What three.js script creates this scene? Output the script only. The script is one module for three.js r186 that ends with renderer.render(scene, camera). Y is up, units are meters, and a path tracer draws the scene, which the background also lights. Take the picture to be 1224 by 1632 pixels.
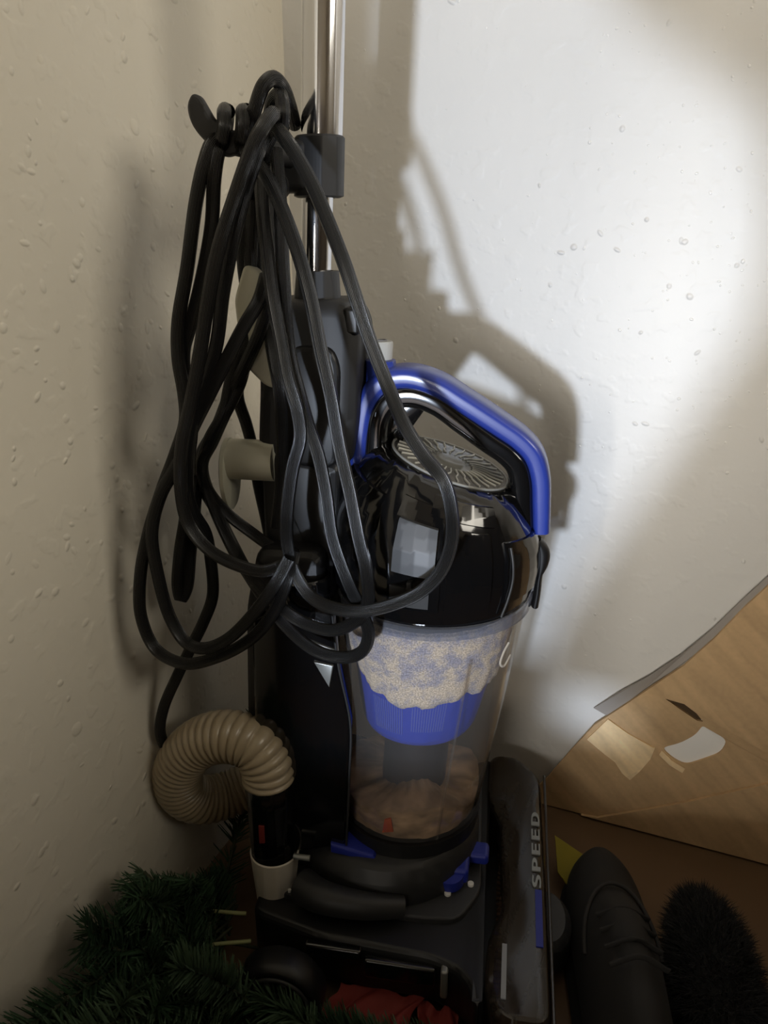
import * as THREE from 'three';
import { mergeGeometries, mergeVertices, toCreasedNormals } from 'three/addons/utils/BufferGeometryUtils.js';
import { RoundedBoxGeometry } from 'three/addons/geometries/RoundedBoxGeometry.js';
import { ImprovedNoise } from 'three/addons/math/ImprovedNoise.js';
import { RectAreaLightUniformsLib } from 'three/addons/lights/RectAreaLightUniformsLib.js';
import { FontLoader } from 'three/addons/loaders/FontLoader.js';
import { TextGeometry } from 'three/addons/geometries/TextGeometry.js';

// ---------------------------------------------------------------- camera, light, exposure
const scene = new THREE.Scene();
const camera = new THREE.PerspectiveCamera(67.3, 1224 / 1632, 0.02, 30);
camera.position.set(0, 0.64, 0);
camera.rotation.x = -20 * Math.PI / 180;
const renderer = new THREE.WebGLRenderer({ antialias: true });
renderer.toneMapping = THREE.LinearToneMapping;
renderer.toneMappingExposure = 1.1;
renderer.shadowMap.enabled = true;
RectAreaLightUniformsLib.init();
scene.background = new THREE.Color(0x000000);

// the room's own axes: x runs along the right wall away from the corner, z along the left wall towards the viewer's side
const corner = new THREE.Vector3(-0.099, 0, -0.869);
const roomTurn = -22.02 * Math.PI / 180;
const room = (x, y, z) => new THREE.Vector3(x, y, z).applyAxisAngle(new THREE.Vector3(0, 1, 0), roomTurn).add(corner);
function areaLight(pos, aim, w, h, color, intensity) {
  const l = new THREE.RectAreaLight(color, intensity, w, h);
  l.position.copy(pos); l.lookAt(aim); scene.add(l);
  return l;
}
const GAP = { at: room(0.39, 0.32, 2.30), aim: room(0.26, 0.45, 0), w: 0.11, h: 0.11, color: new THREE.Color(0.87, 0.99, 1.18), power: 720 };
const WIDE_FILL = { at: room(0.28, 0.60, 2.36), aim: room(0.28, 0.60, 0), w: 0.5, h: 0.5, color: new THREE.Color(1.0, 0.93, 0.82), power: 15 };  // wide soft fill added to lift the right wall
const SIDE_FILL = { at: room(2.9, 1.75, 1.0), aim: room(0, 1.75, 1.0), w: 1.2, h: 0.9, color: new THREE.Color(1.0, 0.93, 0.8), power: 8 };  // side fill added to brighten the left wall
const LOW_FILL = { at: room(0.07, 0.4, 1.7), aim: room(0.45, 0.25, 0), w: 0.1, h: 0.2, color: new THREE.Color(1.0, 0.94, 0.84), power: 95 };  // narrow fill added to light the cardboard and lower right wall
for (const l of [GAP, WIDE_FILL, SIDE_FILL, LOW_FILL]) areaLight(l.at, l.aim, l.w, l.h, l.color, l.power);

// ---------------------------------------------------------------- helpers
let seed = 7;
const rnd = () => { seed = (seed * 1664525 + 1013904223) % 4294967296; return seed / 4294967296; };
const rr = (a, b) => a + (b - a) * rnd();
const V = (a, b, c) => Array.isArray(a) ? new THREE.Vector3(...a) : new THREE.Vector3(a, b, c);
const noise = new ImprovedNoise();
const fbm = (x, y, z, n = 4) => { let s = 0, a = 0.5; for (let i = 0; i < n; i++) { s += a * noise.noise(x, y, z); x *= 2.03; y *= 2.03; z *= 2.03; a *= 0.5; } return s; };
const used = {};
const numbered = n => { const k = used[n] = (used[n] ?? -1) + 1; return k ? n + '_' + String(k).padStart(3, '0') : n; };
function mesh(name, geometry, material, parent = scene) {
  const m = new THREE.Mesh(geometry, material);
  m.name = numbered(name); m.castShadow = m.receiveShadow = true;
  parent.add(m); return m;
}
function thing(name, label, category, x, y, z, turn = 0) {
  const o = new THREE.Group(); o.name = numbered(name); o.position.set(x, y, z); o.rotation.y = turn;
  o.userData = { label, category }; scene.add(o); return o;
}
function structure(name, geometry, material) {
  const m = mesh(name, geometry, material); m.userData.kind = 'structure';
  m.position.copy(corner); m.rotation.y = roomTurn; return m;
}
// uv in metres, by the direction each face looks
function metreUV(g) {
  g = g.index ? g.toNonIndexed() : g;
  const p = g.attributes.position, uv = new Float32Array(p.count * 2), a = V(0, 0, 0), b = V(0, 0, 0), c = V(0, 0, 0);
  for (let i = 0; i < p.count; i += 3) {
    a.fromBufferAttribute(p, i); b.fromBufferAttribute(p, i + 1); c.fromBufferAttribute(p, i + 2);
    const n = b.clone().sub(a).cross(c.clone().sub(a)), ax = Math.abs(n.x), ay = Math.abs(n.y), az = Math.abs(n.z);
    [a, b, c].forEach((v, k) => {
      const [u, w] = ax > ay && ax > az ? [v.z, v.y] : ay > az ? [v.x, v.z] : [v.x, v.y];
      uv[(i + k) * 2] = u; uv[(i + k) * 2 + 1] = w;
    });
  }
  g.setAttribute('uv', new THREE.BufferAttribute(uv, 2)); g.computeVertexNormals(); return g;
}
const box = (w, h, d, x, y, z, r = 0) => (r ? new RoundedBoxGeometry(w, h, d, 3, r) : new THREE.BoxGeometry(w, h, d)).translate(x, y, z);
const merge = list => mergeGeometries(list.map(g => {
  g = g.index ? g.toNonIndexed() : g; for (const k of Object.keys(g.attributes)) if (!['position', 'normal', 'uv'].includes(k)) g.deleteAttribute(k); return g;
}));
function shapeOf(pts, holes = []) {
  const s = new THREE.Shape(pts.map(p => new THREE.Vector2(...p)));
  for (const h of holes) s.holes.push(new THREE.Path(h.map(p => new THREE.Vector2(...p))));
  return s;
}
// rounds the corners of a polygon
function rounded(pts, r, n = 5) {
  const out = [], N = pts.length;
  pts.forEach((p, i) => {
    const a = new THREE.Vector2(...pts[(i + N - 1) % N]), b = new THREE.Vector2(...p), c = new THREE.Vector2(...pts[(i + 1) % N]);
    const d = Math.min(r, a.distanceTo(b) / 2.1, c.distanceTo(b) / 2.1);
    const s = b.clone().add(a.clone().sub(b).setLength(d)), e = b.clone().add(c.clone().sub(b).setLength(d));
    for (let k = 0; k <= n; k++) { const t = k / n; out.push([(1 - t) ** 2 * s.x + 2 * t * (1 - t) * b.x + t * t * e.x, (1 - t) ** 2 * s.y + 2 * t * (1 - t) * b.y + t * t * e.y]); }
  });
  return out;
}
// outline in x, y pushed from z0 to z1
function slab(pts, z0, z1, bevel = 0.002, holes = []) {
  const g = new THREE.ExtrudeGeometry(shapeOf(pts, holes), { depth: Math.max(z1 - z0 - 2 * bevel, 1e-5), bevelEnabled: bevel > 0, bevelThickness: bevel, bevelSize: bevel, bevelOffset: -bevel, bevelSegments: 3, curveSegments: 8 });
  return toCreasedNormals(g.translate(0, 0, z0 + bevel), 0.6);
}
// outline in x, z (seen from above) pushed from y0 to y1
function plate(pts, y0, y1, bevel = 0.002) {
  return slab(pts.map(([x, z]) => [x, -z]), y0, y1, bevel).rotateX(-Math.PI / 2);
}
function gridGeometry(nu, nv, at, closedU = false) {
  const pos = [], uv = [], idx = [];
  for (let j = 0; j <= nv; j++) for (let i = 0; i <= nu; i++) { const p = at(i / nu, j / nv); pos.push(p.x, p.y, p.z); uv.push(i / nu, j / nv); }
  for (let j = 0; j < nv; j++) for (let i = 0; i < nu; i++) { const a = j * (nu + 1) + i, b = a + 1, c = a + nu + 1, d = c + 1; idx.push(a, c, b, b, c, d); }
  const g = new THREE.BufferGeometry();
  g.setAttribute('position', new THREE.Float32BufferAttribute(pos, 3)); g.setAttribute('uv', new THREE.Float32BufferAttribute(uv, 2)); g.setIndex(idx);
  g.computeVertexNormals();
  if (closedU) { const n = g.attributes.normal; for (let j = 0; j <= nv; j++) { const a = j * (nu + 1), b = a + nu, x = n.getX(a) + n.getX(b), y = n.getY(a) + n.getY(b), z = n.getZ(a) + n.getZ(b), l = Math.hypot(x, y, z) || 1; n.setXYZ(a, x / l, y / l, z / l); n.setXYZ(b, x / l, y / l, z / l); } }
  return g;
}
// rings: [x, y, z, radius, tilt in degrees (positive: right side lower), radius in z]
const ringPoint = ([x, y, z, r, tilt = 0, rz = r], phi) => {
  const t = tilt * Math.PI / 180, c = Math.cos(phi) * r;
  return V(x + c * Math.cos(t), y - c * Math.sin(t), z + Math.sin(phi) * rz);
};
function lerpRing(rings, v) {
  const f = Math.min(v, 0.99999) * (rings.length - 1), i = Math.floor(f), k = f - i, A = rings[i], B = rings[i + 1];
  const full = R => [R[0], R[1], R[2], R[3], R[4] ?? 0, R[5] ?? R[3]];
  const a = full(A), b = full(B); return a.map((q, n) => q + (b[n] - q) * k);
}
function loft(rings, seg = 64, caps = true, crease = 0.7) {
  const side = gridGeometry(seg, rings.length - 1, (u, v) => ringPoint(rings[Math.round(v * (rings.length - 1))], -u * Math.PI * 2), true);
  const parts = [side];
  if (caps) for (const [R, flip] of [[rings[0], 1], [rings[rings.length - 1], 0]]) {
    if (R[3] < 1e-4) continue;
    parts.push(gridGeometry(seg, 1, (u, v) => ringPoint([R[0], R[1], R[2], Math.max(R[3] * (flip ? v : 1 - v), 1e-6), R[4] ?? 0, Math.max((R[5] ?? R[3]) * (flip ? v : 1 - v), 1e-6)], -u * Math.PI * 2)));
  }
  return toCreasedNormals(merge(parts), crease);
}
// a plate that follows a lofted surface, standing out by d
function patch(rings, p0, p1, v0, v1, d, n = 16) {
  const face = off => (u, v) => {
    const R = lerpRing(rings, v0 + (v1 - v0) * v), e = off; return ringPoint([R[0], R[1], R[2], R[3] + e, R[4], R[5] + e], p0 + (p1 - p0) * u);
  };
  const o = face(d), q = face(-0.002), e = 1e-9;
  return toCreasedNormals(merge([gridGeometry(n, n, o), gridGeometry(n, 1, (u, v) => (v ? q : o)(u, 0)), gridGeometry(n, 1, (u, v) => (v ? o : q)(u, 1)), gridGeometry(1, n, (u, v) => (u ? o : q)(0, v)), gridGeometry(1, n, (u, v) => (u ? q : o)(1, v))]), 0.6);
}
// sweeps a rounded section along a curve; a = half width along `side`, b = half thickness
function sweep(pts, a, b, n = 60, seg = 20, side = null, power = 1, tension = 0.5) {
  const curve = new THREE.CatmullRomCurve3(pts.map(p => V(p)), false, 'centripetal', tension), fa = typeof a === 'function' ? a : () => a, fb = typeof b === 'function' ? b : () => b;
  const P = curve.getSpacedPoints(n), T = P.map((_, i) => P[Math.min(i + 1, n)].clone().sub(P[Math.max(i - 1, 0)]).normalize());
  let ref = side ? V(side) : Math.abs(T[0].y) < 0.9 ? V(0, 1, 0) : V(1, 0, 0);
  const F = T.map(t => {
    const s = (side ? V(side) : ref).clone().addScaledVector(t, -(side ? V(side) : ref).dot(t)).normalize(); if (!side) ref = s; return [s, t.clone().cross(s)];
  });
  const sq = (c, p) => Math.sign(c) * Math.abs(c) ** p;
  const body = gridGeometry(seg, n, (u, v) => {
    const i = Math.round(v * n), t = u * Math.PI * 2; return P[i].clone().addScaledVector(F[i][0], fa(v) * sq(Math.cos(t), power)).addScaledVector(F[i][1], fb(v) * sq(Math.sin(t), power));
  }, true);
  const cap = (i, v, flip) => gridGeometry(seg, 1, (u, w) => {
    const t = u * Math.PI * 2, k = flip ? w : 1 - w; return P[i].clone().addScaledVector(F[i][0], k * fa(v) * sq(Math.cos(t), power)).addScaledVector(F[i][1], k * fb(v) * sq(Math.sin(t), power));
  });
  return merge([body, cap(0, 0, true), cap(n, 1, false)]);
}
const rod = (p, q, r, seg = 24) => {
  const a = V(p), d = V(q).sub(a), g = new THREE.CylinderGeometry(r, r, d.length(), seg); g.translate(0, d.length() / 2, 0);
  g.applyQuaternion(new THREE.Quaternion().setFromUnitVectors(V(0, 1, 0), d.clone().normalize())); return g.translate(a.x, a.y, a.z);
};

// ---------------------------------------------------------------- textures and materials
function texture(n, f, srgb = false) {
  const d = new Uint8Array(n * n * 4);
  for (let y = 0; y < n; y++) for (let x = 0; x < n; x++) { const c = f(x / n, y / n), k = (y * n + x) * 4; const a = typeof c === 'number' ? [c, c, c] : c; for (let i = 0; i < 3; i++) d[k + i] = Math.max(0, Math.min(255, a[i] * 255)); d[k + 3] = 255; }
  const t = new THREE.DataTexture(d, n, n); t.wrapS = t.wrapT = THREE.RepeatWrapping; t.magFilter = THREE.LinearFilter; t.minFilter = THREE.LinearMipmapLinearFilter; t.generateMipmaps = true;
  if (srgb) t.colorSpace = THREE.SRGBColorSpace; t.needsUpdate = true; return t;
}
// sprayed plaster under paint: flat lumps and round beads; one tile is 1 m
function plaster(beads, rMin, rMax, lump, where) {
  const n = 1400, h = new Float32Array(n * n);
  for (let y = 0; y < n; y++) for (let x = 0; x < n; x++) {
    const u = x / n * 1, v = y / n;
    const k = fbm(u * 60, v * 60, 3.1, 3), s = THREE.MathUtils.smoothstep(k, 0.05, 0.3);
    h[y * n + x] = 0.3 + lump * s + 0.05 * fbm(u * 150, v * 150, 9, 2) + 0.10 * fbm(u * 14, v * 14, 5, 2);
  }
  for (let i = 0; i < beads; i++) {
    const u = rnd(), v = rnd(); if (rnd() > where(u, v)) continue;
    const r = rr(rMin, rMax) * n * (rnd() < 0.1 ? 1.5 : 1), e = rr(0.8, 1.5), top = rr(0.25, 0.6), an = rr(0, 3), cx = u * n, cy = v * n, R = Math.ceil(r * 1.6);
    for (let y = -R; y <= R; y++) for (let x = -R; x <= R; x++) {
      const p = (x * Math.cos(an) + y * Math.sin(an)) / r / e, q = (y * Math.cos(an) - x * Math.sin(an)) / r * e, d = p * p + q * q; if (d > 1) continue;
      const X = (Math.round(cx) + x + n) % n, Y = (Math.round(cy) + y + n) % n; h[Y * n + X] += top * (1 - d) ** 0.7;
    }
  }
  const d = new Uint8Array(n * n * 4); for (let i = 0; i < n * n; i++) { d[i * 4] = d[i * 4 + 1] = d[i * 4 + 2] = Math.max(0, Math.min(255, h[i] * 255)); d[i * 4 + 3] = 255; }
  const t = new THREE.DataTexture(d, n, n); t.wrapS = t.wrapT = THREE.RepeatWrapping; t.magFilter = THREE.LinearFilter; t.minFilter = THREE.LinearMipmapLinearFilter; t.generateMipmaps = true; t.needsUpdate = true; return t;
}
const std = (color, roughness, more = {}) => new THREE.MeshPhysicalMaterial({ color, roughness, side: THREE.DoubleSide, ...more });
const leftPlaster = plaster(1500, 0.0015, 0.0038, 0.2, (u, v) => v > 0.35 ? 1 : 0.35);
const rightPlaster = plaster(500, 0.0012, 0.003, 0.1, (u, v) => (v > 0.45 ? 0.25 + 0.9 * Math.max(0, u - 0.15) : 0.06));
const M = {
  leftWall: std(0xd9d2c2, 0.6, { bumpMap: leftPlaster, bumpScale: 0.0016 }),
  rightWall: std(0xdcdad6, 0.48, { bumpMap: rightPlaster, bumpScale: 0.002 }),
  plainWall: std(0x8f8573, 0.8),
  partition: std(0x5a4e40, 0.8),
  ceiling: std(0xa39c8e, 0.9),
  floor: std(0x644d35, 0.75),
  white: std(0xe4e2dc, 0.5),
  chrome: std(0xd8d8da, 0.12, { metalness: 1 }),
  black: std(0x131314, 0.42),
  matteBlack: std(0x242425, 0.55),
  gloss: std(0x0c0c0d, 0.12, { clearcoat: 0.6, clearcoatRoughness: 0.06 }),
  charcoal: std(0x262626, 0.5),
  grey: std(0x3b3d40, 0.45),
  pale: std(0xc9c7b4, 0.45),
  paleWhite: std(0xd6d0c4, 0.4, { transmission: 0.1, thickness: 0 }),
  blue: std(0x26398f, 0.36, { clearcoat: 0.5, clearcoatRoughness: 0.15 }),
  deepBlue: std(0x1a2888, 0.5),
  clear: std(0xeae6e0, 0.09, { transmission: 0.955, thickness: 0, ior: 1.45 }),
  clearRim: std(0xb6bac6, 0.08, { transmission: 0.85, thickness: 0, ior: 1.45 }),
  smoky: std(0x8a7c6c, 0.11, { transmission: 0.93, thickness: 0, ior: 1.45 }),
  red: std(0x7a2620, 0.75),
  orange: std(0xc0552e, 0.6),
  yellow: std(0x857808, 0.75),
  silver: std(0x8f908c, 0.35, { metalness: 0.5 }),
};

// ---------------------------------------------------------------- the room
const H = 2.4, D = 3.0;
structure('wall_right', metreUV(box(D + 0.1, H, 0.1, D / 2 - 0.05, H / 2, -0.05)), M.rightWall);
{
  // beads of paint that stand proud of the wall, thickest towards its upper right
  const g = new THREE.SphereGeometry(1, 10, 6, 0, Math.PI * 2, 0, Math.PI / 2).rotateX(Math.PI / 2), list = [], o = new THREE.Object3D();
  for (let i = 0; i < 2600; i++) {
    const x = rr(0.05, 0.75), y = rr(0.2, 1.1); if (rnd() > (y > 0.42 ? 0.12 + 0.9 * THREE.MathUtils.smoothstep(x + 0.25 * y, 0.4, 0.66) : 0.04)) continue;
    const r = rr(0.0005, 0.0012) * (rnd() < 0.1 ? 1.5 : 1); o.position.set(x, y, -0.0001); o.rotation.z = rr(0, 3); o.scale.set(r * rr(1, 1.7), r, r * rr(0.3, 0.7)); o.updateMatrix(); list.push(o.matrix.clone());
  }
  const m = new THREE.InstancedMesh(g, std(0xe2e0dc, 0.16), list.length); list.forEach((q, i) => m.setMatrixAt(i, q));
  m.name = 'paint_beads'; m.userData.kind = 'stuff'; m.castShadow = m.receiveShadow = true; scene.getObjectByName('wall_right').add(m);
}
structure('wall_left', metreUV(box(0.1, H, D + 0.1, -0.05, H / 2, D / 2 - 0.0)), M.leftWall);
structure('wall_back', metreUV(box(D + 0.1, H, 0.1, D / 2 - 0.05, H / 2, D + 0.05)), M.plainWall);
structure('wall_side', metreUV(box(0.1, H, D + 0.2, D + 0.05, H / 2, D / 2)), M.plainWall);
structure('ceiling', box(D + 0.3, 0.1, D + 0.3, D / 2, H + 0.05, D / 2), M.ceiling);
structure('floor', metreUV(box(D + 0.3, 0.1, D + 0.3, D / 2, -0.05, D / 2)), M.floor);
// screen added behind the viewer, its opening shaped to trim the light patch
{
  const outline = [[0, 0], [1.04, 0], [1.04, 0.8], [0.31, 0.8], [0.315, 0.7], [0.347, 0.643], [0.425, 0.585], [0.44, 0.53], [0.436, 0.478], [0.336, 0.262], [0.334, 0.238], [0.21, 0.238], [0.21, 0.8], [0, 0.8]];
  const gap = []; for (let i = 0; i < 20; i++) { const a = i / 20 * Math.PI * 2; gap.push([0.371 + 0.03 * Math.cos(a), 0.2 + 0.018 * Math.sin(a)]); }  // hole added to throw a small glow low on the wall
  structure('added_light_blocker', merge([slab(outline, 0.8, 0.84, 0.001, [gap]), box(0.04, 0.76, 0.8, 1.02, 0.38, 0.4)]), M.partition);
}
// the bright window behind the viewer, and three fill panels added for brightness
function windowUnit(name, light, frame) {
  const g = new THREE.Group(); g.name = name; g.userData.kind = 'structure'; scene.add(g);
  g.position.copy(light.at); g.lookAt(light.aim);
  const { w, h } = light, f = frame;
  mesh('window_frame', merge([box(w + 2 * f, f, 0.05, 0, h / 2 + f / 2, -0.02), box(w + 2 * f, f, 0.05, 0, -h / 2 - f / 2, -0.02), box(f, h, 0.05, w / 2 + f / 2, 0, -0.02), box(f, h, 0.05, -w / 2 - f / 2, 0, -0.02)]), M.white, g);
  mesh('window_pane', box(w, h, 0.008, 0, 0, -0.012), new THREE.MeshStandardMaterial({ color: 0x222222, roughness: 0.6, emissive: light.color, emissiveIntensity: 1.2 }), g);
  return g;
}
windowUnit('added_fill_1', SIDE_FILL, 0.06);
windowUnit('added_fill_2', WIDE_FILL, 0.03);
windowUnit('window_3', GAP, 0.012);
windowUnit('added_fill_4', LOW_FILL, 0.012);

// ---------------------------------------------------------------- upright vacuum (x: towards its front, z: towards the viewer)
const vac = thing('upright_vacuum', 'blue and black upright vacuum cleaner with chrome pole and black cord looped over a hook', 'vacuum cleaner', -0.052, 0, -0.62, -9.6 * Math.PI / 180);
const P = (name, geometry, material, parent = vac) => mesh(name, geometry, material, parent);

// floor head
P('head_body', plate(rounded([[-0.05, -0.115], [-0.05, 0.105], [0.02, 0.122], [0.115, 0.126], [0.142, 0.136], [0.156, 0.168], [0.156, -0.146], [0.12, -0.126], [0.02, -0.12]], 0.012), 0.018, 0.07, 0.006), M.black);
P('head_top_panel', plate(rounded([[-0.03, -0.1], [0.145, -0.1], [0.152, 0.055], [0.134, 0.09], [0.095, 0.094], [-0.03, 0.088]], 0.012), 0.068, 0.076, 0.002), M.matteBlack);
P('side_trim', merge([box(0.062, 0.02, 0.008, 0.088, 0.052, 0.1275, 0.003), box(0.05, 0.012, 0.008, 0.03, 0.062, 0.126, 0.003)]), M.gloss);
P('trim_clip', box(0.006, 0.03, 0.01, 0.126, 0.052, 0.131, 0.002), M.silver);
P('nozzle_base', plate(rounded([[0.15, -0.145], [0.213, -0.115], [0.214, 0.18], [0.15, 0.18]], 0.012), 0.008, 0.024, 0.003), M.black);
P('nozzle_window', plate(rounded([[0.152, -0.142], [0.182, -0.145], [0.209, -0.112], [0.212, 0.178], [0.17, 0.178], [0.158, 0.15], [0.16, 0.1], [0.172, 0.07], [0.166, -0.04], [0.152, -0.07]], 0.016), 0.024, 0.078, 0.007), M.smoky);
{
  const g = []; for (let k = 0; k < 6; k++) for (let i = 0; i < 110; i++) { const z = -0.115 + i * 0.0046, a = k / 6 * Math.PI * 2 + i * 0.09; g.push(box(0.0022, 0.006, 0.003, 0, 0.019, 0).rotateZ(a).translate(0.188, 0.044, z)); }
  const core = mesh('brush_roll', rod([0.188, 0.044, -0.12], [0.188, 0.044, 0.168], 0.016), std(0x5d4a38, 0.9), vac);
  const bristles = mesh('bristles', merge(g), std(0x4b3524, 0.9), core); bristles.userData.kind = 'stuff';
}
P('window_edge_strip', box(0.003, 0.003, 0.29, 0.2125, 0.076, 0.03, 0.001), M.smoky);
P('blue_label_strip', box(0.006, 0.0012, 0.06, 0.203, 0.0785, 0.078), M.deepBlue);
P('pale_label_strip', box(0.004, 0.0012, 0.05, 0.174, 0.0785, 0.135).rotateY(0), std(0x8a8d92, 0.5));
const font = await new FontLoader().loadAsync('fonts/droid/droid_sans_bold.typeface.json');
{
  const g = new TextGeometry('SPEED', { font, size: 0.0135, depth: 0.0016, curveSegments: 4 }); g.computeBoundingBox();
  const b = g.boundingBox, len = b.max.x - b.min.x; g.translate(-b.min.x, 0, 0).scale(0.098 / len, 0.6, 1);
  // reads from the viewer's end towards the wall
  g.applyMatrix4(new THREE.Matrix4().makeBasis(V(0, 0, -1), V(-1, 0, 0), V(0, 1, 0))).translate(0.2055, 0.0778, 0.046);
  P('lettering', g, M.silver);
}
P('front_bumper', loft([[0.213, 0.02, 0.05, 0.001], [0.213, 0.02, 0.05, 0.022, 0, 0.034], [0.213, 0.045, 0.05, 0.022, 0, 0.034], [0.213, 0.052, 0.05, 0.016, 0, 0.028], [0.213, 0.053, 0.05, 0.001]], 40), M.matteBlack);
P('motor_housing', loft([[0.055, 0.072, 0.0, 0.088], [0.056, 0.078, 0, 0.09], [0.058, 0.1, 0, 0.088], [0.061, 0.11, 0, 0.082], [0.064, 0.114, 0, 0.076], [0.064, 0.1145, 0, 0.01]], 64), M.charcoal);
P('air_duct', sweep([[-0.006, 0.088, 0.088], [0.012, 0.09, 0.098], [0.05, 0.088, 0.1], [0.085, 0.082, 0.09]], v => 0.016 - 0.006 * v, v => 0.015 - 0.006 * v, 30, 20), M.charcoal);
P('release_lever', merge([box(0.045, 0.016, 0.03, 0.117, 0.088, 0.04, 0.004), box(0.03, 0.012, 0.02, 0.142, 0.088, 0.022, 0.004), rod([0.122, 0.08, 0.05], [0.122, 0.092, 0.052], 0.014)]), M.deepBlue);
P('bin_tray', slab([[0.016, 0.114], [0.06, 0.109], [0.055, 0.117], [0.016, 0.124]], 0.03, 0.072, 0.002), M.deepBlue);
for (const [x, z, r] of [[0.142, 0.05, 0.0028], [0.122, 0.064, 0.003], [0.15, 0.018, 0.002], [0.139, -0.006, 0.002], [0.046, 0.092, 0.0015], [-0.02, 0.085, 0.0015]]) P('screw', rod([x, 0.074, z], [x, 0.0785, z], r), M.white);
P('printed_label', merge([box(0.014, 0.001, 0.0028, 0.11, 0.0765, 0.058), box(0.012, 0.001, 0.0028, 0.111, 0.0765, 0.0635)]), std(0x9a9a94, 0.6));
// wheels
for (const z of [0.15, -0.145]) {
  const tyre = P('wheel', new THREE.LatheGeometry([[0.002, -0.014], [0.033, -0.014], [0.037, -0.01], [0.0375, 0.006], [0.034, 0.013], [0.03, 0.0135], [0.029, 0.011], [0.002, 0.011]].map(p => new THREE.Vector2(...p)), 48).rotateX(Math.PI / 2).translate(-0.01, 0.038, z), M.black);
  const g = [new THREE.TorusGeometry(0.0265, 0.002, 8, 48), new THREE.CylinderGeometry(0.008, 0.009, 0.006, 24).rotateX(Math.PI / 2)];
  for (let k = 0; k < 10; k++) g.push(box(0.017, 0.0045, 0.004, 0.0165, 0, 0, 0.001).rotateZ(k / 10 * Math.PI * 2));
  mesh('hubcap', merge(g).translate(-0.01, 0.038, z + (z > 0 ? 0.0135 : -0.0145)), M.charcoal, tyre);
}

// the upright body
const zz = 0.057;
P('lower_body', slab(rounded([[-0.043, 0.4], [0.012, 0.4], [0.012, 0.08], [-0.05, 0.07], [-0.06, 0.16], [-0.062, 0.23], [-0.056, 0.345]], 0.012), -zz, zz, 0.01), M.black);
P('side_panel', slab(rounded([[-0.045, 0.358], [0.022, 0.36], [0.026, 0.31], [0.036, 0.251], [0.03, 0.12], [-0.036, 0.1], [-0.05, 0.22]], 0.006), 0.056, 0.068, 0.003), M.gloss);
P('panel_edge', sweep([[0.022, 0.358, 0.068], [0.026, 0.31, 0.0685], [0.0355, 0.252, 0.0685], [0.034, 0.2, 0.0685], [0.03, 0.122, 0.0685]], 0.001, 0.001, 40, 8), M.charcoal);
P('panel_clip', merge([slab([[-0.002, 0.33], [0.024, 0.322], [0.021, 0.311], [0.009, 0.315]], 0.066, 0.07, 0.001), slab([[0.006, 0.309], [0.0225, 0.307], [0.0185, 0.286]], 0.066, 0.07, 0.001)]), M.silver);
P('neck_body', slab(rounded([[-0.042, 0.475], [0.024, 0.468], [0.018, 0.35], [-0.044, 0.35]], 0.008), -0.036, 0.036, 0.008), M.black);
P('wand_holder', loft([[-0.004, 0.34, 0.052, 0.015], [-0.004, 0.345, 0.052, 0.02], [-0.004, 0.378, 0.052, 0.0215], [-0.004, 0.38, 0.052, 0.019], [-0.004, 0.35, 0.052, 0.017], [-0.004, 0.35, 0.052, 0.001]], 48, false), M.gloss);
P('upper_body', slab(rounded([[-0.04, 0.592], [0.03, 0.592], [0.04, 0.575], [0.036, 0.5], [0.03, 0.462], [-0.046, 0.472], [-0.041, 0.53]], 0.014, 6), -0.036, 0.036, 0.012), M.matteBlack);
P('upper_body_inset', slab(rounded([[-0.012, 0.56], [0.02, 0.56], [0.026, 0.545], [0.022, 0.466], [-0.012, 0.466]], 0.01), 0.03, 0.041, 0.004), M.black);
P('body_latch', merge([box(0.012, 0.02, 0.02, 0.034, 0.578, 0.025, 0.003), rod([0.03, 0.584, 0.03], [0.042, 0.59, 0.03], 0.003)]), M.black);
P('pole_socket', loft([[0.0, 0.585, 0, 0.019], [0.0005, 0.6, 0, 0.0175], [0.001, 0.612, 0, 0.0165], [0.001, 0.612, 0, 0.012]], 40, false), M.matteBlack);
P('crevice_tool', slab(rounded([[-0.05, 0.594], [-0.041, 0.618], [-0.033, 0.616], [-0.012, 0.592], [-0.016, 0.56], [-0.018, 0.528], [-0.03, 0.531], [-0.044, 0.545], [-0.049, 0.575]], 0.005), 0.037, 0.05, 0.003), M.pale);

// pole
P('lower_pole', rod([-0.003, 0.56, 0], [0.0045, 0.7, 0], 0.0117, 48), M.chrome);
P('upper_pole', rod([0.006, 0.685, 0], [0.0195, 0.99, 0], 0.0152, 48), M.chrome);
P('handle_grip', sweep([[0.019, 0.975, 0], [0.024, 1.02, 0], [0.012, 1.08, 0], [-0.04, 1.1, 0], [-0.06, 1.05, 0], [-0.03, 1.0, 0], [0.016, 0.985, 0]], 0.013, 0.011, 60, 20), M.black);
P('pole_collar', merge([loft([[0.0035, 0.664, 0, 0.016], [0.0036, 0.665, 0, 0.0185], [0.0052, 0.704, 0, 0.0185], [0.0053, 0.7055, 0, 0.017]], 48), box(0.03, 0.036, 0.024, -0.014, 0.685, 0.006, 0.006), rod([-0.024, 0.672, 0.012], [-0.024, 0.672, 0.022], 0.01)]), M.matteBlack);
P('upper_cord_hook', merge([slab(rounded([[-0.072, 0.713], [-0.0725, 0.721], [-0.068, 0.7275], [-0.0625, 0.7255], [-0.058, 0.718], [-0.054, 0.711], [-0.046, 0.706], [-0.036, 0.703], [-0.037, 0.69], [-0.048, 0.6875], [-0.055, 0.692], [-0.064, 0.7], [-0.069, 0.706]], 0.004), 0.046, 0.056, 0.0035), sweep([[-0.012, 0.69, 0.02], [-0.026, 0.693, 0.04], [-0.045, 0.697, 0.05]], 0.0075, 0.0075, 24, 20)]), M.matteBlack);
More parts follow.
